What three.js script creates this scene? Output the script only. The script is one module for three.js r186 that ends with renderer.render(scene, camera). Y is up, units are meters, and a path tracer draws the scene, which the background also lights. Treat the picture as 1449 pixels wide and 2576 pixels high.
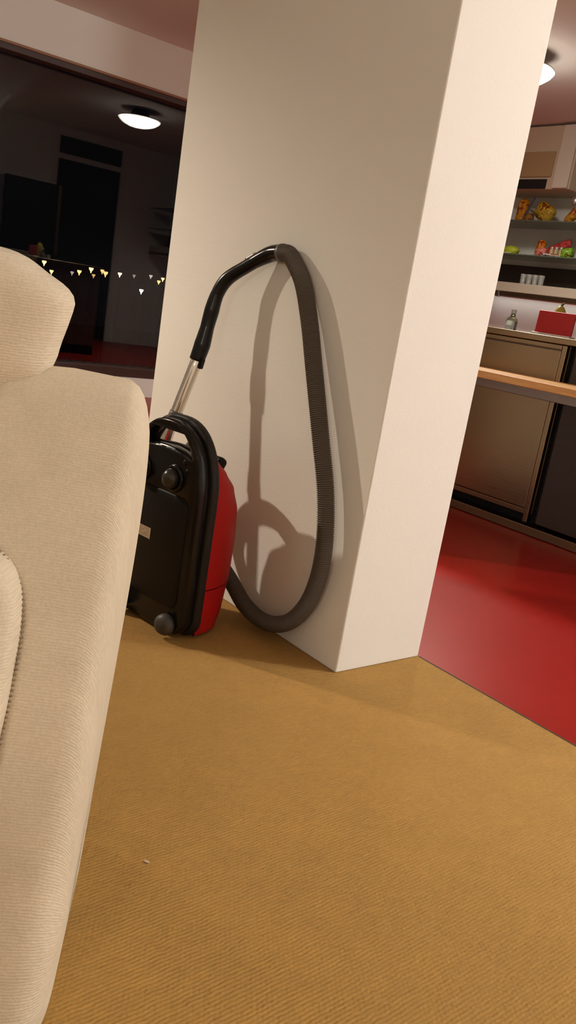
import * as THREE from 'three';
import { RoundedBoxGeometry } from 'three/addons/geometries/RoundedBoxGeometry.js';
import { RectAreaLightUniformsLib } from 'three/addons/lights/RectAreaLightUniformsLib.js';
import { mergeGeometries, toCreasedNormals, mergeVertices } from 'three/addons/utils/BufferGeometryUtils.js';

// ------------------------------------------------------------------ camera, lights, exposure
const scene = new THREE.Scene();
scene.background = new THREE.Color(0.0012, 0.0012, 0.0016);          // night sky outside
const camera = new THREE.PerspectiveCamera(2 * Math.atan(1288 / 2100) * 180 / Math.PI, 1449 / 2576, 0.03, 400);
camera.position.set(0, 0.85, 0);
{
  const fwd = new THREE.Vector3(-0.740, -0.240, -0.628).normalize();
  const right = new THREE.Vector3(0.6085, 0.158, -0.7777); right.addScaledVector(fwd, -right.dot(fwd)).normalize();
  const up = new THREE.Vector3().crossVectors(right, fwd);
  camera.quaternion.setFromRotationMatrix(new THREE.Matrix4().makeBasis(right, up, fwd.clone().negate()));
}
const renderer = new THREE.WebGLRenderer({ antialias: true });
renderer.toneMapping = THREE.LinearToneMapping;
renderer.toneMappingExposure = 1.0;
renderer.shadowMap.enabled = true;
RectAreaLightUniformsLib.init();

const WARM = new THREE.Color(1, 0.86, 0.69), PALE = new THREE.Color(0.95, 0.98, 0.93);
const LAMP_CORNER = { at: [-4.4, 2.25, 0.6], power: 45.0 };            // ceiling spot to the left of the sofa, outside the frame
const LAMP_FLOOR = { at: [0.9, 1.35, 1.9], power: 3.9 };               // shaded floor lamp behind the camera
const LAMP_DINING = { at: [0.59, 2.12, -3.8], power: 14.2 };           // pendant beyond the pillar, outside the frame
const LAMP_KITCHEN = { at: [-3.41, 2.245, -4.05], power: 15.0 };        // the bowl lamp seen in the window and past the pillar
const STRIP = { at: [-3.05, 1.193, -5.62], w: 3.1, d: 0.03, power: 4.5 };  // strip light under the rack on the kitchen wall
function lampLight(spec, color = WARM, radius = 3.5, aim) {
  const l = aim ? new THREE.SpotLight(color, spec.power, 0, aim.angle, aim.penumbra, 2) : new THREE.PointLight(color, spec.power, 0, 2);
  if (aim) { l.target.position.set(...aim.at); scene.add(l.target); l.target.name = 'lamp_aim'; }
  l.position.set(...spec.at); l.castShadow = true; l.shadow.radius = radius;
  l.shadow.camera.near = 0.02; l.shadow.mapSize.set(1024, 1024);
  l.name = 'lamp_light'; scene.add(l); return l;
}

// ------------------------------------------------------------------ helpers
const C = (r, g, b) => new THREE.Color(r, g, b);
const V = (x, y, z) => new THREE.Vector3(x, y, z);
const used = new Map();
function numbered(name) { const n = used.get(name) || 0; used.set(name, n + 1); return n ? name + '_' + String(n).padStart(3, '0') : name; }
function tag(o, label, category, group, kind) {
  if (label) o.userData.label = label;
  if (category) o.userData.category = category;
  if (group) o.userData.group = group;
  if (kind) o.userData.kind = kind;
  return o;
}
function mesh(name, geo, mat, parent) {
  const m = new THREE.Mesh(geo, mat); m.castShadow = m.receiveShadow = true;
  m.name = parent ? name : numbered(name);
  (parent || scene).add(m); return m;
}
function thing(name, label, category, pos = [0, 0, 0], turn = 0, group) {
  const g = new THREE.Group(); g.name = numbered(name); g.position.set(...pos); g.rotation.y = turn;
  tag(g, label, category, group); scene.add(g); return g;
}
function struct(name, geo, mat) { return tag(mesh(name, geo, mat), null, null, null, 'structure'); }
let seed = 7;
const rnd = () => { seed = (seed * 1664525 + 1013904223) >>> 0; return seed / 4294967296; };
function hash(x, y) { let h = (x * 374761393 + y * 668265263) | 0; h = Math.imul(h ^ (h >>> 13), 1274126177); return ((h ^ (h >>> 16)) >>> 0) / 4294967296; }
function vnoise(x, y, px, py) {                                       // tiling value noise
  const xi = Math.floor(x), yi = Math.floor(y), fx = x - xi, fy = y - yi, s = (t) => t * t * (3 - 2 * t);
  const w = (a, p) => ((a % p) + p) % p;
  const a = hash(w(xi, px), w(yi, py)), b = hash(w(xi + 1, px), w(yi, py)), c = hash(w(xi, px), w(yi + 1, py)), d = hash(w(xi + 1, px), w(yi + 1, py));
  return (a + (b - a) * s(fx)) * (1 - s(fy)) + (c + (d - c) * s(fx)) * s(fy);
}
function texture(n, fn, srgb, repeat) {
  const data = new Uint8Array(n * n * 4);
  for (let y = 0; y < n; y++) for (let x = 0; x < n; x++) {
    const c = fn(x / n, y / n), o = (y * n + x) * 4;
    for (let k = 0; k < 3; k++) data[o + k] = Math.max(0, Math.min(255, Math.round(255 * (Array.isArray(c) ? c[k] : c))));
    data[o + 3] = 255;
  }
  const t = new THREE.DataTexture(data, n, n, THREE.RGBAFormat);
  t.wrapS = t.wrapT = THREE.RepeatWrapping; t.magFilter = THREE.LinearFilter; t.minFilter = THREE.LinearMipmapLinearFilter; t.generateMipmaps = true;
  if (srgb) t.colorSpace = THREE.SRGBColorSpace;
  if (repeat) t.repeat.set(repeat, repeat);
  t.needsUpdate = true; return t;
}
// uv in metres by the way each face points
function metreUV(g) {
  g = g.index ? g.toNonIndexed() : g;
  const p = g.attributes.position, uv = new Float32Array(p.count * 2), a = V(), b = V(), c = V();
  for (let i = 0; i < p.count; i += 3) {
    a.fromBufferAttribute(p, i); b.fromBufferAttribute(p, i + 1); c.fromBufferAttribute(p, i + 2);
    const n = b.clone().sub(a).cross(c.clone().sub(a)), ax = Math.abs(n.x), ay = Math.abs(n.y), az = Math.abs(n.z);
    [a, b, c].forEach((v, k) => {
      const [u, w] = ay >= ax && ay >= az ? [v.x, v.z] : ax >= az ? [v.z, v.y] : [v.x, v.y];
      uv[(i + k) * 2] = u; uv[(i + k) * 2 + 1] = w;
    });
  }
  g.setAttribute('uv', new THREE.BufferAttribute(uv, 2)); return g;
}
// boxes from min and max corners
function box(x0, y0, z0, x1, y1, z1, r = 0) {
  const w = x1 - x0, h = y1 - y0, d = z1 - z0;
  const g = r ? new RoundedBoxGeometry(w, h, d, 3, Math.min(r, w / 2.01, h / 2.01, d / 2.01)) : new THREE.BoxGeometry(w, h, d);
  g.translate((x0 + x1) / 2, (y0 + y1) / 2, (z0 + z1) / 2);
  return r ? metreUVkeep(g) : metreUV(g);
}
function metreUVkeep(g) { const n = g.index ? g.toNonIndexed() : g; const nn = n.attributes.normal.clone(); metreUV(n); n.setAttribute('normal', nn); return n; }
function gridGeo(rows, cols, at, closeCols = false) {                 // at(i, j) -> {p, u, v}
  const pos = [], uv = [], idx = [];
  for (let i = 0; i < rows; i++) for (let j = 0; j < cols; j++) { const q = at(i, j); pos.push(q.p.x, q.p.y, q.p.z); uv.push(q.u ?? 0, q.v ?? 0); }
  for (let i = 0; i < rows - 1; i++) for (let j = 0; j < (closeCols ? cols : cols - 1); j++) {
    const a = i * cols + j, b = i * cols + (j + 1) % cols, c = a + cols, d = b + cols;
    idx.push(a, c, b, b, c, d);
  }
  const g = new THREE.BufferGeometry();
  g.setAttribute('position', new THREE.Float32BufferAttribute(pos, 3));
  g.setAttribute('uv', new THREE.Float32BufferAttribute(uv, 2));
  g.setIndex(idx); g.computeVertexNormals(); return g;
}
// tube along a list of points with its own radius at each
function sweep(pts, radii, seg = 20, steps = 60, ripple) {
  const curve = new THREE.CatmullRomCurve3(pts, false, 'centripetal'), L = curve.getLength();
  const N = ripple ? Math.ceil(L / ripple.pitch * 4) : steps;
  const fr = curve.computeFrenetFrames(N, false);
  const rad = (t) => { const f = t * (radii.length - 1), i = Math.min(Math.floor(f), radii.length - 2); return radii[i] + (radii[i + 1] - radii[i]) * (f - i); };
  const g = gridGeo(N + 3, seg + 1, (i0, j) => {
    const i = Math.max(0, Math.min(N, i0 - 1)), cap = i0 === 0 || i0 === N + 2, t = i / N, c = curve.getPointAt(t);
    let r = rad(t); if (ripple) r += ripple.depth * ([0, 1, 1, 0][i % 4] - 0.5);
    if (cap) r = 0.0001;
    const a = -j / seg * Math.PI * 2;
    return { p: c.addScaledVector(fr.normals[i], r * Math.cos(a)).addScaledVector(fr.binormals[i], r * Math.sin(a)), u: j / seg * 0.12, v: t * L };
  });
  return g;
}
// cushion: an outline (in its own plane) swollen to a half thickness, edges rounded by the power n
function pillow(outline, centre, half, n, rings = 18, axis = 'z') {
  const parts = [];
  const at = (s, side, k) => {
    const q = outline[k % outline.length], u = centre[0] + (q[0] - centre[0]) * s, v = centre[1] + (q[1] - centre[1]) * s;
    const w = side * half * Math.pow(Math.max(0, 1 - Math.pow(s, n)), 1 / n);
    return axis === 'z' ? V(u, v, w) : V(w, v, u);
  };
  let len = [0]; for (let k = 0; k < outline.length; k++) { const a = outline[k], b = outline[(k + 1) % outline.length]; len.push(len[k] + Math.hypot(a[0] - b[0], a[1] - b[1])); }
  const S = []; for (let i = -rings; i <= rings; i++) { const f = Math.abs(i) / rings; S.push([Math.cos(Math.pow(f, 0.8) * Math.PI / 2), Math.sign(i) || 1]); }
  const cols = outline.length + 1;
  const g = gridGeo(S.length, cols, (i, j) => { const p = at(Math.max(0.0005, S[i][0]), S[i][1], j); return { p, u: axis === 'z' ? p.x : p.x, v: axis === 'z' ? p.y : len[j] }; });
  // weld the seam's normals
  const nrm = g.attributes.normal;
  for (let i = 0; i < S.length; i++) { const a = i * cols, b = a + cols - 1; const x = nrm.getX(a) + nrm.getX(b), y = nrm.getY(a) + nrm.getY(b), z = nrm.getZ(a) + nrm.getZ(b), l = Math.hypot(x, y, z) || 1; for (const q of [a, b]) nrm.setXYZ(q, x / l, y / l, z / l); }
  return g;
}
function smoothOutline(pts, n = 120) { const c = new THREE.CatmullRomCurve3(pts.map((p) => V(p[0], p[1], 0)), true, 'centripetal'); return c.getSpacedPoints(n).slice(0, n).map((p) => [p.x, p.y]); }
function roundRect(x0, y0, x1, y1, r) {
  const s = new THREE.Shape(); s.moveTo(x0 + r, y0); s.lineTo(x1 - r, y0); s.absarc(x1 - r, y0 + r, r, -Math.PI / 2, 0); s.lineTo(x1, y1 - r); s.absarc(x1 - r, y1 - r, r, 0, Math.PI / 2);
  s.lineTo(x0 + r, y1); s.absarc(x0 + r, y1 - r, r, Math.PI / 2, Math.PI); s.lineTo(x0, y0 + r); s.absarc(x0 + r, y0 + r, r, Math.PI, Math.PI * 1.5); return s;
}
function std(color, roughness = 0.8, extra = {}) { return new THREE.MeshPhysicalMaterial({ color, roughness, ...extra }); }

// ------------------------------------------------------------------ materials
const plasterBump = texture(512, (x, y) => 0.5 + 0.25 * (vnoise(x * 40, y * 40, 40, 40) - 0.5) + 0.5 * (vnoise(x * 160, y * 160, 160, 160) - 0.5), false, 2);
const mWall = std(new THREE.Color(0.80, 0.775, 0.73), 0.85, { bumpMap: plasterBump, bumpScale: 0.0003 });
const mCeil = std(new THREE.Color(0.76, 0.72, 0.68), 0.9, { bumpMap: plasterBump, bumpScale: 0.0006 });
// woven bouclé carpet, ribs 6 mm apart, tile 0.768 m
const carpetHeight = (x, y) => {
  const rib = Math.abs(Math.sin(Math.PI * (x * 128 + 0.35 * vnoise(x * 16, y * 64, 16, 64))));
  const knot = Math.abs(Math.sin(Math.PI * (y * 96 + (Math.floor(x * 128) % 2) * 0.5)));
  return 0.25 + 0.5 * Math.pow(rib, 0.7) * (0.6 + 0.4 * knot) + 0.25 * vnoise(x * 200, y * 200, 200, 200) - 0.1;
};
const carpetBump = texture(1024, carpetHeight, false, 1 / 0.768);
const carpetMap = texture(1024, (x, y) => {
  const h = carpetHeight(x, y), n = vnoise(x * 6, y * 6, 6, 6) * 0.5 + vnoise(x * 23, y * 23, 23, 23) * 0.5, f = vnoise(x * 300, y * 100, 300, 100);
  const k = 0.82 + 0.12 * h + 0.05 * (n - 0.5) + 0.06 * (f - 0.5);
  return [0.725 * k, 0.55 * k, 0.272 * k];
}, true, 1 / 0.768);
const mCarpet = std(0xffffff, 0.95, { map: carpetMap, bumpMap: carpetBump, bumpScale: 0.0022 });
const lino = texture(512, (x, y) => { const n = 0.6 * vnoise(x * 8, y * 8, 8, 8) + 0.4 * vnoise(x * 64, y * 64, 64, 64); return [0.57 + 0.04 * n, 0.11 + 0.02 * n, 0.085 + 0.02 * n]; }, true, 0.7);
const mRedFloor = std(0xffffff, 0.34, { map: lino, specularIntensity: 0.6 });
// ribbed upholstery, ribs 3.6 mm apart, tile 0.23 m
const ribBump = texture(512, (x, y) => 0.35 + 0.42 * Math.abs(Math.sin(Math.PI * (y * 64 + 0.5 * (vnoise(x * 24, y * 64, 24, 64) - 0.5)))) + 0.3 * (vnoise(x * 90, y * 128, 90, 128) - 0.5), false, 1 / 0.23);
const ribMap = texture(512, (x, y) => {
  const rib = Math.abs(Math.sin(Math.PI * (y * 64 + 0.5 * (vnoise(x * 24, y * 64, 24, 64) - 0.5))));
  const k = 0.92 + 0.035 * Math.pow(rib, 0.6) + 0.05 * (vnoise(x * 120, y * 90, 120, 90) - 0.5) + 0.03 * (vnoise(x * 7, y * 7, 7, 7) - 0.5);
  return [0.895 * k, 0.835 * k, 0.74 * k];
}, true, 1 / 0.23);
const mFabric = std(0xffffff, 0.95, { map: ribMap, bumpMap: ribBump, bumpScale: 0.0007, sheen: 0.2, sheenRoughness: 0.7, sheenColor: new THREE.Color(0.9, 0.8, 0.68) });
const mSeam = std(new THREE.Color(0.30, 0.22, 0.14), 0.95, { bumpMap: ribBump, bumpScale: 0.002 });
const mBlack = std(new THREE.Color(0.008, 0.007, 0.007), 0.2, { specularIntensity: 0.6 });
const mBlackMatt = std(new THREE.Color(0.006, 0.005, 0.0045), 0.45, { specularIntensity: 0.4 });
const mBumper = std(new THREE.Color(0.014, 0.012, 0.011), 0.5, { specularIntensity: 0.6 });
const mRed = std(new THREE.Color(0.42, 0.006, 0.006), 0.5, { specularIntensity: 0.5 });
const mChrome = std(new THREE.Color(0.80, 0.76, 0.70), 0.16, { metalness: 1 });
const mHose = std(new THREE.Color(0.085, 0.066, 0.05), 0.5);
const brushed = texture(512, (x, y) => 0.5 + 0.5 * (vnoise(x * 4, y * 256, 4, 256) - 0.5) + 0.3 * (vnoise(x * 16, y * 512, 16, 512) - 0.5), false, 1.3);
const mSteel = std(new THREE.Color(0.27, 0.195, 0.115), 0.30, { metalness: 1, bumpMap: brushed, bumpScale: 0.0002 });
const mSteelDark = std(new THREE.Color(0.30, 0.26, 0.23), 0.42, { metalness: 1, bumpMap: brushed, bumpScale: 0.0002 });
const woodMap = texture(512, (x, y) => { const n = vnoise(x * 6, y * 60, 6, 60) * 0.6 + vnoise(x * 20, y * 200, 20, 200) * 0.4; return [0.86 - 0.10 * n, 0.66 - 0.12 * n, 0.40 - 0.10 * n]; }, true, 1.4);
const mWood = std(0xffffff, 0.45, { map: woodMap });
const mDarkWood = std(new THREE.Color(0.035, 0.022, 0.016), 0.5, { bumpMap: brushed, bumpScale: 0.0003 });
const mCream = std(new THREE.Color(0.62, 0.51, 0.37), 0.6);
const mVoid = std(new THREE.Color(0.006, 0.005, 0.005), 0.8);
const mShelfGlass = std(new THREE.Color(0.34, 0.42, 0.32), 0.08, { transmission: 0.7, thickness: 0.008, ior: 1.5, attenuationColor: new THREE.Color(0.25, 0.4, 0.25), attenuationDistance: 0.05 });
const mPane = std(0xffffff, 0.0, { transmission: 1, thickness: 0, ior: 1.5 });
const mFrameDark = std(new THREE.Color(0.05, 0.018, 0.012), 0.5);
const mWhitePaint = std(new THREE.Color(0.74, 0.71, 0.66), 0.5);

// ------------------------------------------------------------------ the room
const CEIL = 2.4, WX = -5.56, PZ = -1.362, PB = -1.66;
struct('floor', box(WX, -0.12, PB, 2.6, 0, 3.2), mCarpet);
struct('floor_kitchen', box(WX, -0.12, -5.8, 2.6, -0.002, PB - 0.004), mRedFloor);
struct('trim_1', box(-1.327, -0.10, PB - 0.004, 2.6, 0.001, PB), std(new THREE.Color(0.05, 0.03, 0.025), 0.6));
struct('ceiling', box(WX - 0.2, CEIL, -5.9, 2.7, CEIL + 0.15, 3.3), mCeil);
struct('pillar', box(-2.372, 0, PB, -1.329, CEIL, PZ, 0.004), mWall);
struct('wall_back', box(WX - 0.2, -0.12, -5.9, -1.2, CEIL, -5.7), mWall);
struct('wall_kitchen_end', box(-1.3, 0, -5.7, -1.2, CEIL, -4.3), mWall);
struct('wall_dining', box(-1.2, -0.12, -4.4, 2.6, CEIL, -4.3), mWall);
struct('wall_right', box(2.6, -0.12, -5.7, 2.7, CEIL, 3.2), mWall);
struct('wall_front', box(WX - 0.2, -0.12, 3.2, 2.7, CEIL, 3.3), mWall);
// window wall: low wall under the glass, lintel above it
const WZ0 = -5.45, WZ1 = -0.7;
struct('wall_window_base', box(WX - 0.2, -0.12, WZ0, WX, 0.135, WZ1), mWall);
struct('wall_window_lintel', box(WX - 0.2, 2.095, -5.7, WX, CEIL, 3.2), mWall);
struct('wall_window_side', box(WX - 0.2, -0.12, WZ1, WX, 2.095, 3.2), mWall);
struct('wall_window_corner', box(WX - 0.2, -0.12, -5.7, WX, 2.095, WZ0), mWall);
struct('trim_2', box(WX - 0.02, 2.085, WZ0, WX + 0.006, 2.099, WZ1), std(new THREE.Color(0.30, 0.14, 0.06), 0.5));
{
  const w = thing('window_1', null, null); w.userData.kind = 'structure';
  mesh('frame_rail', box(WX - 0.11, 0.135, WZ0, WX - 0.012, 0.205, WZ1, 0.004), mFrameDark, w);
  mesh('frame_rail', box(WX - 0.11, 2.05, WZ0, WX - 0.012, 2.095, WZ1, 0.004), mFrameDark, w);
  for (const z of [WZ0, -3.75, WZ1 - 0.06]) mesh('frame_post', box(WX - 0.11, 0.205, z, WX - 0.012, 2.05, z + 0.06, 0.004), mFrameDark, w);
  for (const [a, b] of [[WZ0 + 0.06, -3.75], [-3.69, WZ1 - 0.06]]) for (const dx of [-0.09, -0.104]) {
    const g = new THREE.PlaneGeometry(b - a, 1.845); g.rotateY(Math.PI / 2); g.translate(WX + dx, 1.1275, (a + b) / 2);
    mesh('pane', g, mPane, w);
  }
}

// ------------------------------------------------------------------ sofa
{
  const s = thing('sofa', 'beige ribbed fabric sofa with headrest in the left foreground', 'sofa', [-1.019, 0, -0.56], 57.4 * Math.PI / 180);
  // arm: side profile in (z, y), swollen across x
  const prof = smoothOutline([[0.0, 0.0], [-0.004, 0.3], [-0.01, 0.6], [0.005, 0.69], [0.05, 0.726], [0.10, 0.71], [0.16, 0.63], [0.225, 0.5], [0.285, 0.36], [0.335, 0.2], [0.375, 0.08], [0.39, 0.0], [0.3, -0.001], [0.15, -0.001]], 200);
  const arm = pillow(prof, [0.18, 0.0], 0.115, 7, 30, 'x'); { const q = arm.attributes.position; for (let i = 0; i < q.count; i++) q.setX(i, q.getX(i) - 0.112 + 0.036 * Math.min(1, q.getY(i) / 0.66)); arm.computeVertexNormals(); }
  mesh('arm', arm, mFabric, s);
  // headrest
  const head = smoothOutline([[-0.72, 0.855], [-0.45, 0.864], [-0.20, 0.862], [-0.146, 0.856], [-0.112, 0.838], [-0.086, 0.823], [-0.0765, 0.809], [-0.080, 0.786], [-0.089, 0.752], [-0.097, 0.722], [-0.13, 0.694], [-0.18, 0.662], [-0.45, 0.655], [-0.72, 0.66], [-0.78, 0.70], [-0.79, 0.76], [-0.77, 0.83]], 160);
  const hr = pillow(head, [-0.42, 0.76], 0.075, 4, 18); hr.translate(-0.008, 0, 0.055);
  mesh('headrest', hr, mFabric, s);
  mesh('backrest', box(-1.75, 0.06, -0.03, -0.19, 0.70, 0.16, 0.05), mFabric, s);
  mesh('seat_base', box(-1.75, 0.04, 0.12, -0.21, 0.27, 0.80, 0.03), mFabric, s);
  for (const [a, b] of [[-1.74, -0.98], [-0.97, -0.215]]) mesh('seat_cushion', box(a, 0.272, 0.17, b, 0.43, 0.82, 0.05), mFabric, s);
  const bc = smoothOutline([[-0.6, 0.60], [-0.3, 0.595], [-0.13, 0.578], [-0.092, 0.563], [-0.074, 0.537], [-0.067, 0.50], [-0.067, 0.45], [-0.070, 0.39], [-0.078, 0.34], [-0.12, 0.30], [-0.3, 0.28], [-0.6, 0.28], [-0.68, 0.32], [-0.7, 0.45], [-0.68, 0.57]], 160);
  const bg = pillow(bc, [-0.38, 0.44], 0.05, 5, 18); bg.translate(-0.014, -0.045, 0.0); { const q = bg.attributes.position; for (let i = 0; i < q.count; i++) q.setZ(i, q.getZ(i) + 0.262 + (0.42 - q.getY(i)) * 0.4); bg.computeVertexNormals(); }
  const bcm = mesh('back_cushion', bg, mFabric, s);
  mesh('braided_seam', sweep([[-0.18, 0.53], [-0.125, 0.524], [-0.101, 0.503], [-0.0875, 0.475], [-0.0825, 0.44], [-0.0825, 0.39], [-0.087, 0.33], [-0.099, 0.265]].map(([x, y]) => V(x, y, 0.258 + (0.42 - y) * 0.38)), [0.005, 0.005], 12, 0, { pitch: 0.006, depth: 0.002 }), mSeam, bcm);
}

// ------------------------------------------------------------------ vacuum cleaner
{
  const ROT = 8 * Math.PI / 180, VX = -1.735, VZ = -1.055;
  const v = thing('vacuum_cleaner', 'red and black canister vacuum cleaner standing on end by the pillar', 'vacuum cleaner', [VX, 0, VZ], ROT);
  const local = (a) => V(...a).sub(V(VX, 0, VZ)).applyAxisAngle(V(0, 1, 0), -ROT);
  const outline = (g, hole) => {                                       // g grows the outline
    const W = 0.146 + g, y0 = 0.006 - g * 0.5, ys = 0.355, A = 0.186 + g, r = 0.05;
    const sh = new THREE.Shape();
    sh.moveTo(-W + r, y0); sh.lineTo(W - r, y0); sh.absarc(W - r, y0 + r, r, -Math.PI / 2, 0); sh.lineTo(W, ys);
    for (let i = 1; i <= 40; i++) { const t = i / 40 * Math.PI; sh.lineTo(W * Math.sign(Math.cos(t)) * Math.pow(Math.abs(Math.cos(t)), 0.86), ys + A * Math.pow(Math.sin(t), 0.92)); }
    sh.lineTo(-W, y0 + r); sh.absarc(-W + r, y0 + r, r, Math.PI, Math.PI * 1.5);
    if (hole) {
      const p = new THREE.Path(), k = 0.03 + g * 0.3, ky = 0.016 + g * 0.5; let first = true, first0;
      for (let i = 0; i <= 30; i++) { const t = (0.2 + 0.6 * i / 30) * Math.PI, x = (W - k) * Math.sign(Math.cos(t)) * Math.pow(Math.abs(Math.cos(t)), 0.86), y = ys + (A - ky) * Math.pow(Math.sin(t), 0.92); if (first) { p.moveTo(x, y); first0 = [x, y]; } else p.lineTo(x, y); first = false; }
      p.quadraticCurveTo(0, 0.485, first0[0], first0[1]);
      sh.holes.push(p);
    }
    return sh;
  };
  const ext = (sh, depth, bevel, z) => { const g = new THREE.ExtrudeGeometry(sh, { depth: depth - 2 * bevel, bevelEnabled: true, bevelThickness: bevel, bevelSize: bevel, bevelOffset: -bevel, bevelSegments: 5, curveSegments: 16 }); g.translate(0, 0, z - depth + bevel); return toCreasedNormals(g, 0.7); };
  mesh('base_shell', ext(outline(-0.005, true), 0.04, 0.009, 0), mBlack, v);
  mesh('bumper', ext(outline(0.004, true), 0.024, 0.006, -0.034), mBumper, v);
  mesh('base_plate', ext(roundRect(-0.112, 0.075, 0.112, 0.36, 0.03), 0.008, 0.003, 0.003), mBlackMatt, v);
  // red cover: section across x, depth along y
  const Dk = [[0.012, 0.135], [0.06, 0.15], [0.15, 0.163], [0.25, 0.165], [0.32, 0.156], [0.38, 0.128], [0.42, 0.09], [0.45, 0.05], [0.464, 0.01]];
  const D = (y) => { let i = 0; while (i < Dk.length - 2 && y > Dk[i + 1][0]) i++; const t = Math.min(1, Math.max(0, (y - Dk[i][0]) / (Dk[i + 1][0] - Dk[i][0]))); const s = t * t * (3 - 2 * t); return Dk[i][1] + (Dk[i + 1][1] - Dk[i][1]) * (0.5 * s + 0.5 * t); };
  const Wd = (y) => { const t = Math.max(0, (y - 0.355) / 0.186); return 0.14 * Math.pow(Math.max(0, 1 - t * t), 0.47) * (y < 0.06 ? 0.965 + 0.035 * y / 0.06 : 1); };
  const cover = (y0, y1, n, grow, caps) => {
    const rows = []; for (let i = 0; i < n; i++) rows.push([y0 + (y1 - y0) * i / (n - 1), 1]);
    if (caps) { rows.unshift([y0 - 0.004, 0.97], [y0 - 0.005, 0.5], [y0 - 0.005, 0.02]); rows.sort((a, b) => (a[0] - b[0]) || (a[1] - b[1])); }
    return gridGeo(rows.length, 41, (i, j) => {
      const [y, k] = rows[i], t = j / 40 * Math.PI, yy = Math.min(0.4639, Math.max(0.012, y)), c = Math.cos(t), sn = Math.sin(t), e = 2 / 2.35;
      return { p: V((Wd(yy) + grow) * k * Math.sign(c) * Math.pow(Math.abs(c), e), y, -0.052 - (D(yy) + grow) * k * Math.pow(sn, e)) , u: j / 40, v: y };
    });
  };
  mRed.side = THREE.DoubleSide;
  mesh('top_cover', cover(0.132, 0.464, 50, 0, false), mRed, v);
  mesh('rear_cover', cover(0.012, 0.129, 24, -0.0008, true), mRed, v);
  mesh('inner_body', ext(roundRect(-0.118, 0.014, 0.118, 0.43, 0.05), 0.03, 0.008, -0.045), mBlackMatt, v);
  const dial = new RoundedBoxGeometry(0.13, 0.075, 0.03, 4, 0.012); dial.rotateX(-0.5); dial.translate(-0.01, 0.412, -0.135);
  mesh('control_panel', dial, mBlackMatt, v);
  // castors and wheels under the base
  for (const x of [-0.083, 0.044]) {
    const c = mesh('castor', (() => { const g = new THREE.SphereGeometry(0.024, 24, 16); g.scale(0.92, 1.05, 0.9); g.translate(x, 0.398, 0.012); return g; })(), std(new THREE.Color(0.03, 0.028, 0.027), 0.28), v);
    const ring = new THREE.TorusGeometry(0.029, 0.006, 10, 32); ring.translate(x, 0.398, 0.001); mesh('castor_cup', ring, mBlack, c);
  }
  for (const x of [-0.112, 0.092]) {
    const prf = [[0, -0.012], [0.022, -0.012], [0.027, -0.006], [0.0275, 0.004], [0.022, 0.013], [0.012, 0.018], [0, 0.0195]].map((p) => new THREE.Vector2(...p));
    const g = new THREE.LatheGeometry(prf, 28); g.rotateX(Math.PI / 2); g.rotateY(0.35); g.translate(x, 0.036, 0.012);
    mesh('wheel', g, std(new THREE.Color(0.055, 0.05, 0.045), 0.5), v);
  }
  // four moulded bosses on the shoulder
  for (const [x, y] of [[0.075, 0.445], [0.088, 0.425], [-0.085, 0.44]]) { const g = new THREE.SphereGeometry(0.007, 12, 8); g.scale(1, 1, 0.5); g.translate(x, y, 0.0); mesh('screw_boss', g, mBlack, v); }
  const lc = document.createElement('canvas'); lc.width = 150; lc.height = 60;
  { const k = lc.getContext('2d'); k.fillStyle = '#b9a68f'; k.fillRect(0, 0, 150, 60); k.fillStyle = '#8d7a66'; for (let r = 0; r < 4; r++) for (let c = 0; c < 9; c++) if (hash(c, r) > 0.3) k.fillRect(10 + c * 14, 8 + r * 12, 6 + 7 * hash(c + 9, r), 5); }
  const lt = new THREE.CanvasTexture(lc); lt.colorSpace = THREE.SRGBColorSpace;
  const lg = new THREE.BoxGeometry(0.066, 0.028, 0.0012); lg.translate(-0.05, 0.238, 0.0036);
  tag(mesh('rating_label', lg, std(0xffffff, 0.6, { map: lt }), v), 'small pale printed label');
  // telescopic tube, bent grip and hose, given in the room and carried into the cleaner's own frame
  mesh('tube', sweep([[-2.005, 0.022, -1.093], [-1.985, 0.28, -1.156], [-1.968, 0.499, -1.21], [-1.954, 0.677, -1.2535]].map(local), [0.0165, 0.0165], 24, 20), mChrome, v);
  mesh('tube_collar', sweep([[-1.9695, 0.475, -1.204], [-1.967, 0.515, -1.214]].map(local), [0.0205, 0.0185], 24, 6), std(new THREE.Color(0.16, 0.15, 0.15), 0.35), v);
  const gp = [[-1.9555, 0.660, -1.249], [-1.952, 0.70, -1.257], [-1.950, 0.74, -1.263], [-1.948, 0.779, -1.268], [-1.939, 0.843, -1.276], [-1.922, 0.883, -1.288], [-1.873, 0.923, -1.310], [-1.826, 0.953, -1.327], [-1.799, 0.965, -1.335], [-1.768, 0.969, -1.338]].map(local);
  const grip = mesh('grip', sweep(gp, [0.021, 0.0225, 0.019, 0.0205, 0.018, 0.0185, 0.0175, 0.0175, 0.0205, 0.0215], 24, 90), mBlack, v);
  mesh('grip_collar', sweep([[-1.769, 0.969, -1.338], [-1.7585, 0.9695, -1.338]].map(local), [0.0225, 0.0225], 24, 4), std(new THREE.Color(0.10, 0.095, 0.10), 0.4), grip);
  const latch = new RoundedBoxGeometry(0.014, 0.03, 0.014, 3, 0.004); { const p = local([-1.936, 0.655, -1.252]); latch.rotateZ(-0.25); latch.translate(p.x, p.y, p.z); } mesh('release_latch', latch, mBlack, grip);
  const slide = sweep([[-1.872, 0.941, -1.307], [-1.846, 0.958, -1.316]].map(local), [0.006, 0.006], 12, 6); mesh('air_slide', slide, mChrome, grip);
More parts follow.
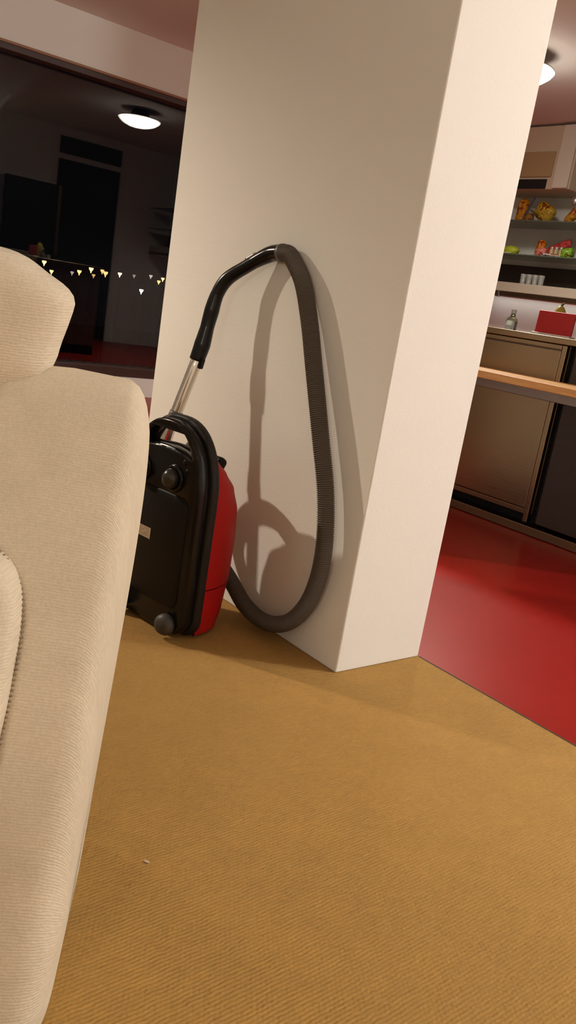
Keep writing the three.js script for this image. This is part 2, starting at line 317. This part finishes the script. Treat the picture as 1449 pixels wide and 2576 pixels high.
  const hp = [[-1.760, 0.9695, -1.336], [-1.735, 0.967, -1.338], [-1.702, 0.945, -1.336], [-1.657, 0.905, -1.332], [-1.606, 0.823, -1.328], [-1.551, 0.707, -1.324], [-1.482, 0.556, -1.320], [-1.428, 0.424, -1.320], [-1.402, 0.302, -1.320], [-1.407, 0.215, -1.322], [-1.438, 0.135, -1.326], [-1.500, 0.066, -1.328], [-1.580, 0.037, -1.322], [-1.655, 0.056, -1.308], [-1.712, 0.096, -1.300], [-1.80, 0.145, -1.294], [-1.884, 0.215, -1.279], [-1.932, 0.294, -1.264], [-1.934, 0.365, -1.248], [-1.900, 0.421, -1.233], [-1.852, 0.440, -1.218], [-1.800, 0.425, -1.208], [-1.765, 0.395, -1.203]].map(local);
  mesh('hose', sweep(hp, [0.0205, 0.0205], 20, 0, { pitch: 0.0052, depth: 0.0026 }), mHose, v);
  mesh('hose_connector', sweep([[-1.83, 0.436, -1.213], [-1.795, 0.422, -1.206], [-1.76, 0.388, -1.200], [-1.735, 0.345, -1.198]].map(local), [0.024, 0.027, 0.031, 0.034], 26, 12), mBlackMatt, v);
}

// a cupboard stands behind the pillar and keeps the lamp by the window off the far red floor
{
  const c = thing('cupboard', 'tall plain cupboard standing behind the pillar', 'cupboard', [-2.78, 0, -2.2]);
  mesh('carcass', box(-0.38, 0.06, -0.2, 0.38, 1.45, 0.18, 0.006), mWhitePaint, c);
  for (const x of [-0.19, 0.19]) { const d = mesh('door', box(x - 0.185, 0.07, 0.18, x + 0.185, 1.44, 0.2, 0.004), mWhitePaint, c); mesh('knob', (() => { const g = new THREE.SphereGeometry(0.014, 16, 12); g.translate(x - Math.sign(x) * 0.15, 0.85, 0.213); return g; })(), mChrome, d); }
  mesh('plinth', box(-0.36, 0, -0.19, 0.36, 0.06, 0.16), mBlackMatt, c);
}
{
  const g = new THREE.IcosahedronGeometry(0.003, 1); g.scale(1.8, 0.6, 0.6); g.translate(0, 0.0016, 0); g.rotateY(0.6);
  const f = mesh('paper_fleck', g, std(C(0.62, 0.52, 0.42), 0.8)); f.position.set(-0.919, 0, -0.615); tag(f, 'tiny white fleck lying on the carpet beside the sofa', 'fleck');
}
// ------------------------------------------------------------------ kitchen island
const IZ = -3.28, IB = -3.95, IX0 = -3.1, IX1 = -1.36;
{
  const u = thing('kitchen_unit', 'stainless steel fronted kitchen unit under the wooden ledge', 'cabinet', [-2.62, 0, IZ]);
  const X = (x) => x + 2.62, Z = (z) => z - IZ;
  mesh('carcass', box(X(IX0), 0.09, Z(IB), X(-2.17), 0.862, Z(IZ - 0.022)), mSteelDark, u);
  mesh('drawer_front', box(X(IX0), 0.842, Z(IZ - 0.02), X(-2.20), 0.862, Z(IZ + 0.002), 0.003), mSteel, u);
  mesh('door', box(X(IX0), 0.112, Z(IZ - 0.02), X(-2.20), 0.838, Z(IZ), 0.004), mSteel, u);
  mesh('edge_profile', box(X(-2.197), 0.05, Z(IZ - 0.03), X(-2.172), 0.862, Z(IZ + 0.004), 0.003), mSteel, u);
  mesh('bottom_rail', box(X(IX0), 0.085, Z(IZ - 0.03), X(-2.197), 0.11, Z(IZ - 0.002), 0.003), mSteel, u);
  mesh('vent_recess', box(X(IX0), 0.0, Z(IB), X(-2.2), 0.085, Z(IZ - 0.10)), mVoid, u);
  const d = thing('kitchen_unit', 'dark brown kitchen unit right of the steel unit', 'cabinet', [-1.75, 0, IZ]);
  const Xd = (x) => x + 1.75;
  mesh('carcass', box(Xd(-2.168), 0.05, Z(IB), Xd(IX1), 0.862, Z(IZ - 0.05)), mVoid, d);
  mesh('door', box(Xd(-2.135), 0.055, Z(IZ - 0.05), Xd(-1.75), 0.86, Z(IZ - 0.012), 0.003), mDarkWood, d);
  mesh('door', box(Xd(-1.744), 0.055, Z(IZ - 0.05), Xd(IX1), 0.86, Z(IZ - 0.012), 0.003), mDarkWood, d);
  tag(mesh('plinth', box(IX0, 0, IZ - 0.06, IX1, 0.04, IZ + 0.015, 0.003), mSteel), 'low steel plinth strip along the red floor under the units', 'plinth');
  tag(mesh('worktop', box(IX0 - 0.02, 0.864, IB - 0.02, IX1, 0.893, IZ + 0.008, 0.005), mSteel), 'thin steel worktop on top of the kitchen units', 'worktop');
  const l = thing('wooden_ledge', 'narrow oak ledge running across the front of the kitchen units', 'ledge', [-2.2, 0, IZ]);
  mesh('board', box(IX0 + 2.2, 0.674, 0.003, 2.55, 0.705, 0.40, 0.004), mWood, l);
  mesh('support_rail', box(IX0 + 2.2, 0.612, 0.003, 2.55, 0.673, 0.02, 0.003), mSteelDark, l);
  struct('wall_half_height', box(IX1 + 0.002, 0, -3.43, 0.35, 0.893, IZ), mWall);
}
// on the worktop
{
  const prf = [[0.0001, 0], [0.026, 0], [0.029, 0.004], [0.029, 0.045], [0.024, 0.058], [0.013, 0.066], [0.011, 0.082], [0.013, 0.084], [0.013, 0.09], [0.0001, 0.09]].map((p) => new THREE.Vector2(...p));
  const b = thing('glass_bottle', 'small clear glass bottle standing on the steel worktop', 'bottle', [-2.665, 0.8935, -3.5]);
  mesh('body', new THREE.LatheGeometry(prf.slice(0, 7).concat([new THREE.Vector2(0.0001, 0.082)]), 28), std(new THREE.Color(0.82, 0.88, 0.84), 0.04, { transmission: 0.95, thickness: 0.02, ior: 1.45, attenuationColor: new THREE.Color(0.7, 0.82, 0.76), attenuationDistance: 0.08 }), b);
  const cap = new THREE.CylinderGeometry(0.0125, 0.0125, 0.018, 20); cap.translate(0, 0.092, 0); mesh('stopper', cap, std(new THREE.Color(0.55, 0.58, 0.56), 0.2), b);
  const r = thing('cutting_board', 'bright red cutting board propped upright on the worktop', 'cutting board', [-2.415, 0.8935, -3.5]);
  const bg = metreUVkeep(new RoundedBoxGeometry(0.205, 0.116, 0.012, 4, 0.005)); bg.rotateX(-0.05); bg.translate(0, 0.0585, 0); mesh('board', bg, std(new THREE.Color(0.50, 0.012, 0.014), 0.5), r);
  const rim = new RoundedBoxGeometry(0.215, 0.012, 0.05, 3, 0.004); rim.translate(0, 0.006, 0.0); mesh('stand', rim, mWhitePaint, r);
  const p = thing('bell_pepper', 'small green and yellow pepper showing above the red board', 'vegetable', [-2.445, 0.8935, -3.56]);
  const pb = new THREE.SphereGeometry(0.034, 24, 18); { const q = pb.attributes.position; for (let i = 0; i < q.count; i++) { const a = Math.atan2(q.getZ(i), q.getX(i)), k = 1 + 0.08 * Math.cos(4 * a); q.setXYZ(i, q.getX(i) * k, q.getY(i) * 2.2, q.getZ(i) * k); } pb.computeVertexNormals(); } pb.translate(0, 0.0755, 0);
  mesh('fruit', pb, std(new THREE.Color(0.42, 0.36, 0.05), 0.4), p);
  mesh('stem', sweep([V(0, 0.142, 0), V(0.004, 0.154, 0), V(0.014, 0.163, 0)], [0.007, 0.004], 10, 8), std(new THREE.Color(0.10, 0.14, 0.04), 0.6), p);
}

// ------------------------------------------------------------------ kitchen back wall
const BW = -5.7;
{
  const h = thing('boiler_cabinet', 'cream box cabinet hung high on the kitchen wall', 'cabinet', [-4.15, 1.94, BW]);
  const X = (x) => x + 4.15, Y = (y) => y - 1.94;
  mesh('case', box(X(-4.55), Y(1.945), 0.0, X(-3.86), Y(2.385), 0.32, 0.006), mCream, h);
  mesh('front_panel', box(X(-4.50), Y(2.03), 0.32, X(-4.03), Y(2.205), 0.335, 0.004), std(new THREE.Color(0.42, 0.29, 0.15), 0.6), h);
  mesh('side_trim', box(X(-3.995), Y(1.95), 0.32, X(-3.87), Y(2.38), 0.34, 0.005), std(new THREE.Color(0.72, 0.66, 0.56), 0.5), h);
  mesh('vent_grille', box(X(-4.52), Y(1.948), 0.318, X(-4.06), Y(2.015), 0.328, 0.003), mVoid, h);
}
function glassShelf(y, label) {
  const s = thing('glass_shelf', label, 'shelf', [-3.4, y, BW]);
  mesh('shelf_board', box(-1.3, -0.009, 0.001, 2.0, 0, 0.35, 0.002), mShelfGlass, s);
  for (const x of [-1.2, 0.5, 1.6]) mesh('bracket', box(x - 0.012, -0.028, 0.001, x + 0.012, -0.0095, 0.12, 0.003), mSteelDark, s);
}
glassShelf(1.722, 'upper green glass shelf on the kitchen wall, under the cream cabinet');
glassShelf(1.477, 'lower green glass shelf on the kitchen wall, above the dark rack');
{
  const r = thing('glass_rack', 'dark wall rack below the lower glass shelf', 'rack', [-3.4, 1.2, BW]);
  mesh('back_panel', box(-1.3, 0.075, 0.0, 2.0, 0.225, 0.05, 0.004), mDarkWood, r);
  mesh('light_housing', box(-1.3, 0.0, 0.0, 2.0, 0.07, 0.30, 0.006), std(new THREE.Color(0.42, 0.36, 0.28), 0.45), r);
  mesh('front_lip', box(-1.3, -0.03, 0.285, 2.0, 0.0, 0.30, 0.003), mSteel, r);
  mesh('rail', (() => { const g = new THREE.CylinderGeometry(0.006, 0.006, 3.3, 14); g.rotateZ(Math.PI / 2); g.translate(0.35, -0.036, 0.29); return g; })(), mChrome, r);
  for (const x of [-0.9, 0.2, 1.2]) mesh('rail_clip', box(x - 0.012, -0.044, 0.283, x + 0.012, -0.002, 0.304, 0.003), mSteelDark, r);
  const prf = [[0.0001, 0], [0.018, 0], [0.02, 0.003], [0.024, 0.075], [0.022, 0.075], [0.0185, 0.006], [0.0001, 0.006]].map((p) => new THREE.Vector2(...p));
  const g0 = new THREE.LatheGeometry(prf, 20), gm = std(new THREE.Color(0.9, 0.9, 0.88), 0.05, { transmission: 0.85, thickness: 0, ior: 1.6 });
  for (let i = 0; i < 4; i++) { const t = mesh('shot_glass', g0, gm); t.position.set(-4.14 + i * 0.055, 1.2705, -5.46); tag(t, ['leftmost', 'second from left', 'third from left', 'rightmost'][i] + ' of the small clear glasses in a row on the dark wall rack', 'glass', 'small glasses on the dark wall rack'); }
}
// soft snack bags and packets on the shelves
const print = texture(128, (x, y) => { const a = vnoise(x * 5, y * 5, 5, 5), b = vnoise(x * 14, y * 14, 14, 14); return a > 0.62 ? [0.98, 0.93, 0.82] : b > 0.7 ? [0.72, 0.42, 0.30] : [1, 0.92 + 0.08 * b, 0.9]; }, true, 5);
const crumple = texture(256, (x, y) => 0.5 * Math.abs(2 * vnoise(x * 7, y * 7, 7, 7) - 1) + 0.35 * Math.abs(2 * vnoise(x * 17, y * 17, 17, 17) - 1) + 0.15 * vnoise(x * 40, y * 40, 40, 40), false, 6);
function bag(name, label, pos, w, h, d, color, tilt, extra) {
  const g = thing(name, label, 'snack bag', pos);
  const o = []; for (let i = 0; i < 64; i++) { const t = i / 64 * Math.PI * 2, c = Math.cos(t), s = Math.sin(t), k = 1 + 0.03 * Math.sin(5 * t + w * 70); o.push([w / 2 * k * Math.sign(c) * Math.pow(Math.abs(c), 0.45), h / 2 + h / 2 * Math.sign(s) * Math.pow(Math.abs(s), 0.35)]); }
  const b = pillow(o, [0, h / 2], d / 2, 2.2, 10); { const q = b.attributes.position; for (let i = 0; i < q.count; i++) { const x = q.getX(i), y = q.getY(i), z = q.getZ(i), m = 0.5 + 0.5 * hash(Math.round(x * 70) + 50, Math.round(y * 60)); q.setZ(i, z * (0.8 + 0.3 * m)); } b.computeVertexNormals(); }
  if (tilt) b.rotateZ(tilt);
  b.computeBoundingBox(); b.translate(0, -b.boundingBox.min.y, 0);
  mesh('packet', b, std(color, 0.3, { map: print, bumpMap: crumple, bumpScale: 0.012 }), g);
  if (extra) extra(g);
  return g;
}
const S1 = 1.7225, S2 = 1.4775;
bag('snack_packet', 'tall orange yellow packet standing at the left of the upper shelf', [-4.37, S1, -5.56], 0.085, 0.19, 0.06, C(0.72, 0.30, 0.01), -0.06);
bag('snack_packet', 'yellow snack bag with a dark band lying on the upper shelf', [-4.165, S1, -5.54], 0.17, 0.13, 0.09, C(0.55, 0.36, 0.03), -0.5, (g) => mesh('opening_strip', (() => { const s = box(-0.055, -0.006, 0.0, 0.03, 0.004, 0.012, 0.002); s.rotateZ(-0.5); s.translate(-0.015, 0.068, 0.046); return s; })(), C2(0.10, 0.05, 0.02), g));
function C2(r, g, b) { return std(C(r, g, b), 0.5); }
bag('snack_packet', 'small brown orange packet leaning between the two yellow ones', [-4.262, S1, -5.55], 0.07, 0.075, 0.06, C(0.42, 0.20, 0.06), 0.3);
{ const p = thing('pen', 'blue pen leaning against the yellow snack bag', 'pen', [-4.287, S1, -5.50]);
  mesh('barrel', sweep([V(-0.03, 0.0, 0), V(0.05, 0.19, -0.02)].map((q) => q), [0.004, 0.004], 10, 4), C2(0.03, 0.04, 0.16), p); }
bag('snack_packet', 'orange packet with silver end at the right of the upper shelf', [-3.92, S1, -5.52], 0.07, 0.19, 0.06, C(0.62, 0.28, 0.03), -0.75, (g) => mesh('foil_end', (() => { const s = new THREE.SphereGeometry(0.03, 12, 10); s.scale(0.9, 1.1, 0.6); s.translate(0.035, 0.17, 0.0); return s; })(), std(C(0.7, 0.68, 0.7), 0.25, { metalness: 0.8 }), g));
{ const l = thing('lemon_net', 'yellow green rounded packet at the left of the lower shelf', 'fruit', [-4.34, S2, -5.50]);
  const g = new THREE.SphereGeometry(0.06, 28, 20); g.scale(1.15, 0.62, 0.8); { const q = g.attributes.position; for (let i = 0; i < q.count; i++) { const k = 1 + 0.05 * Math.sin(q.getX(i) * 120) * Math.sin(q.getY(i) * 100); q.setXYZ(i, q.getX(i) * k, q.getY(i) * k, q.getZ(i)); } g.computeVertexNormals(); } g.computeBoundingBox(); g.translate(0, -g.boundingBox.min.y, 0);
  mesh('packet', g, C2(0.46, 0.50, 0.03), l); const k = box(-0.03, 0.012, 0.04, 0.04, 0.02, 0.052, 0.003); mesh('label_band', k, C2(0.75, 0.74, 0.4), l); }
bag('snack_packet', 'orange packet standing on the lower shelf', [-4.10, S2, -5.52], 0.07, 0.13, 0.05, C(0.62, 0.22, 0.02), -0.15);
bag('snack_packet', 'pink packet lying in front of the red one on the lower shelf', [-4.035, S2, -5.47], 0.095, 0.065, 0.06, C(0.62, 0.20, 0.20), 0.1);
bag('snack_packet', 'long red packet slanting up to the right on the lower shelf', [-3.975, S2, -5.57], 0.27, 0.07, 0.05, C(0.50, 0.045, 0.05), 0.42, (g) => mesh('prop_carton', box(-0.06, 0, -0.04, 0.10, 0.062, 0.02, 0.003), C2(0.45, 0.3, 0.2), g));
for (let i = 0; i < 3; i++) { const j = thing('spice_jar', 'small glass spice jar with straw coloured filling, ' + ['left of three on the lower shelf', 'middle of three on the lower shelf', 'right of three on the lower shelf'][i], 'jar', [-3.955 + i * 0.04, S2, -5.48]);
  const g = new THREE.LatheGeometry([[0.0001, 0], [0.015, 0], [0.0165, 0.003], [0.0165, 0.055 + 0.008 * (i % 2)], [0.012, 0.066], [0.0001, 0.066]].map((p) => new THREE.Vector2(...p)), 20); mesh('body', g, C2(0.45, 0.34, 0.18), j);
  const c = new THREE.CylinderGeometry(0.0135, 0.0135, 0.014, 18); c.translate(0, 0.073, 0); mesh('lid', c, std(C(0.6, 0.55, 0.5), 0.35, { metalness: 0.7 }), j); }
bag('snack_packet', 'white flat packet lying at the front edge of the lower shelf', [-3.90, S2, -5.40], 0.13, 0.022, 0.07, C(0.66, 0.62, 0.64), 0);
bag('snack_packet', 'bright green packet at the right of the lower shelf', [-3.80, S2, -5.46], 0.10, 0.075, 0.07, C(0.20, 0.42, 0.02), 0.1);

// ------------------------------------------------------------------ things seen mirrored in the window
{
  const d = thing('door_1', null, null, [-1.3, 0, -4.55]); d.userData.kind = 'structure';
  mesh('door_frame', box(-0.02, 0, -0.46, 0.0, 2.30, -0.40, 0.003), mWhitePaint, d);
  mesh('door_frame', box(-0.02, 0, 0.40, 0.0, 2.30, 0.46, 0.003), mWhitePaint, d);
  mesh('door_frame', box(-0.02, 2.05, -0.40, 0.0, 2.11, 0.40, 0.003), mWhitePaint, d);
  mesh('door_leaf', box(-0.012, 0.01, -0.40, -0.002, 2.05, 0.40, 0.002), std(C(0.015, 0.016, 0.02), 0.25), d);
  mesh('transom', box(-0.012, 2.11, -0.40, -0.002, 2.30, 0.40, 0.002), std(C(0.03, 0.025, 0.022), 0.3), d);
  struct('wall_kitchen_side', box(-1.3, 0, -4.3, -1.2, CEIL, -3.45), mWall);
  const p = thing('appliance', 'black panel with pale metal edge mirrored in the dark window', 'appliance', [-1.9, 0.8935, -3.62]);
  mesh('panel', box(-0.04, 0.05, -0.305, 0.20, 0.80, 0.30, 0.01), mBlackMatt, p);
  mesh('metal_edge', box(-0.05, 0.05, -0.34, 0.20, 0.80, -0.305, 0.006), mSteel, p);
  mesh('foot', box(-0.03, 0.0, -0.25, 0.18, 0.05, 0.25, 0.006), mSteelDark, p);
}
// ------------------------------------------------------------------ lamps
{
  const [x, y, z] = LAMP_KITCHEN.at;
  const k = thing('ceiling_lamp', 'white glowing bowl lamp under the kitchen ceiling, mirrored in the window', 'lamp', [x, CEIL - 0.045, z]);
  const prf = [[0.0001, -0.115], [0.05, -0.113], [0.10, -0.104], [0.15, -0.085], [0.185, -0.060], [0.198, -0.042], [0.194, -0.038], [0.12, -0.036], [0.0001, -0.036]].map((p) => new THREE.Vector2(...p));
  mesh('glass_bowl', new THREE.LatheGeometry(prf, 48), std(C(0.9, 0.88, 0.82), 0.4, { emissive: C(1, 0.93, 0.80), emissiveIntensity: 16 }), k);
  const bp = [[0.0001, -0.0355], [0.192, -0.0355], [0.194, -0.030], [0.10, -0.018], [0.07, 0.0445], [0.0001, 0.0445]].map((p) => new THREE.Vector2(...p));
  mesh('base_plate', new THREE.LatheGeometry(bp, 48), std(C(0.10, 0.08, 0.06), 0.5), k);
  lampLight(LAMP_KITCHEN, C(1, 0.92, 0.80), 8, { at: [x, 0, z], angle: 1.4, penumbra: 1 });
}
function pendant(spec, label, cordTop) {
  const [x, y, z] = spec.at, k = thing('pendant_lamp', label, 'lamp', [x, CEIL, z]);
  const dy = y - CEIL;
  const bulb = new THREE.SphereGeometry(0.055, 24, 16); bulb.translate(0, dy, 0);
  mesh('bulb', bulb, std(C(0.9, 0.88, 0.82), 0.4, { emissive: WARM.clone(), emissiveIntensity: 8 }), k);
  const cord = new THREE.CylinderGeometry(0.008, 0.008, -dy - 0.05, 10); cord.translate(0, (dy + 0.05) / 2, 0); mesh('cord', cord, mBlackMatt, k);
  const rose = new THREE.CylinderGeometry(0.05, 0.05, 0.02, 24); rose.translate(0, -0.011, 0); mesh('ceiling_rose', rose, mWhitePaint, k);
  lampLight(spec, PALE);
}
function ceilingSpot(spec, label, aim) {
  const [x, y, z] = spec.at, k = thing('ceiling_spot', label, 'lamp', [x, CEIL, z]);
  const can = new THREE.CylinderGeometry(0.055, 0.06, CEIL - y - 0.03, 28); can.translate(0, -(CEIL - y - 0.03) / 2 - 0.001, 0); mesh('housing', can, mWhitePaint, k);
  const glow = new THREE.CylinderGeometry(0.045, 0.045, 0.012, 28); glow.translate(0, y - CEIL + 0.022, 0); mesh('lamp_glass', glow, std(C(0.9, 0.88, 0.82), 0.4, { emissive: WARM.clone(), emissiveIntensity: 8 }), k);
  lampLight(spec, WARM, 2.5, aim);
}
ceilingSpot(LAMP_CORNER, 'round ceiling spotlight near the dark window', { at: [-2.9, 0.1, -1.2], angle: 0.57, penumbra: 1 });
{
  const [x, y, z] = LAMP_FLOOR.at, k = thing('floor_lamp', 'floor lamp with a pale drum shade behind the camera', 'lamp', [x, 0, z]);
  const base = new THREE.CylinderGeometry(0.14, 0.15, 0.025, 36); base.translate(0, 0.0125, 0); mesh('base', base, mBlackMatt, k);
  const pole = new THREE.CylinderGeometry(0.012, 0.012, y - 0.23, 14); pole.translate(0, 0.025 + (y - 0.23) / 2, 0); mesh('pole', pole, mChrome, k);
  const shade = new THREE.LatheGeometry([[0.0001, y - 0.2], [0.22, y - 0.2], [0.235, y - 0.19], [0.21, y + 0.2], [0.0001, y + 0.2]].map((p) => new THREE.Vector2(...p)), 40);
  mesh('lamp_shade', shade, std(C(0.8, 0.74, 0.62), 0.8, { emissive: WARM.clone(), emissiveIntensity: 1.2 }), k);
  lampLight(LAMP_FLOOR, C(1, 0.93, 0.81), 10);
}
{
  const { at: [x, y, z], w, d, power } = STRIP;
  const k = thing('strip_light', 'thin strip light under the rack on the kitchen wall', 'lamp', [x, y, z]);
  mesh('diffuser', box(-w / 2, 0.0005, -d / 2, w / 2, 0.006, d / 2, 0.002), std(C(0.9, 0.9, 0.88), 0.5, { emissive: PALE.clone(), emissiveIntensity: 1.5 }), k);
  const l = new THREE.RectAreaLight(PALE, power, w, d); l.position.set(x, y - 0.001, z); l.lookAt(x, 0, z); l.name = 'strip_light_source'; scene.add(l);
}
pendant(LAMP_DINING, 'bare globe lamp hanging over the dining floor beyond the pillar');

// ------------------------------------------------------------------ outside, at night
tag(mesh('ground', (() => { const g = new THREE.BoxGeometry(140, 0.5, 160); g.translate(-78, -9.25, -35); return g; })(), std(C(0.004, 0.004, 0.005), 1)), null, null, null, 'structure');
{
  const L = [[-65.65, 0.83, -26.81, 1.0, 9], [-72.65, 0.16, -30.39, 0.9, 6], [-79.65, 0.29, -35.4, 0.8, 1.2], [-86.65, 0.44, -39.31, 1.0, 5], [-65.65, 0.88, -30.78, 1.05, 8], [-72.65, 0.4, -34.35, 0.8, 2], [-79.65, 0.91, -38.54, 0.9, 3.5], [-86.65, 0.72, -42.33, 1.1, 4], [-65.65, 0.88, -33.36, 0.95, 5], [-72.65, 0.95, -38.38, 0.7, 1], [-79.65, 1.19, -43.99, 0.8, 1.8], [-86.65, 0.76, -48.94, 0.8, 5], [-65.65, 1.07, -37.44, 0.8, 7], [-72.65, -0.31, -39.3, 1.0, 6]];
  const where = ['furthest left, highest beside the headrest', 'just above the headrest edge', 'dim one right of the headrest', 'second bright one right of the headrest', 'brightest of the row', 'dim one under the brightest', 'left of a close pair', 'right of a close pair', 'middle of the row, standing alone', 'faint one right of the middle', 'dim one near the pillar', 'lower one close to the pillar edge', 'touching the pillar edge', 'lowest of all, below the row'];
  const cool = { 2: 1, 9: 1, 10: 1, 13: 1, 8: 0.6 };
  L.forEach(([x, y, z, s, e], i) => {
    const d = Math.hypot(x, z) / 70;
    const g = thing('street_lamp', 'small street light far outside the window, ' + where[i], 'street light', [x, -9, z], 0, 'street lights outside the window');
    const head = new THREE.LatheGeometry([[0.0001, -0.24], [0.03, -0.22], [0.05, -0.10], [0.15, 0.03], [0.17, 0.13], [0.15, 0.16], [0.0001, 0.16]].map((p) => new THREE.Vector2(p[0] * s * d, p[1] * s * d)), 16); head.translate(0, y + 9, 0);
    const w = cool[i] || 0;
    mesh('lantern', head, std(C(0.5, 0.5, 0.5), 0.5, { emissive: C(1, 0.62 + 0.2 * w, 0.22 + 0.5 * w), emissiveIntensity: e * 0.35 }), g);
    const pole = new THREE.CylinderGeometry(0.03, 0.06, y + 9 - 0.24 * s * d, 8); pole.translate(0, (y + 9 - 0.24 * s * d) / 2, 0); mesh('pole', pole, mVoid, g);
  });
}
renderer.render(scene, camera);
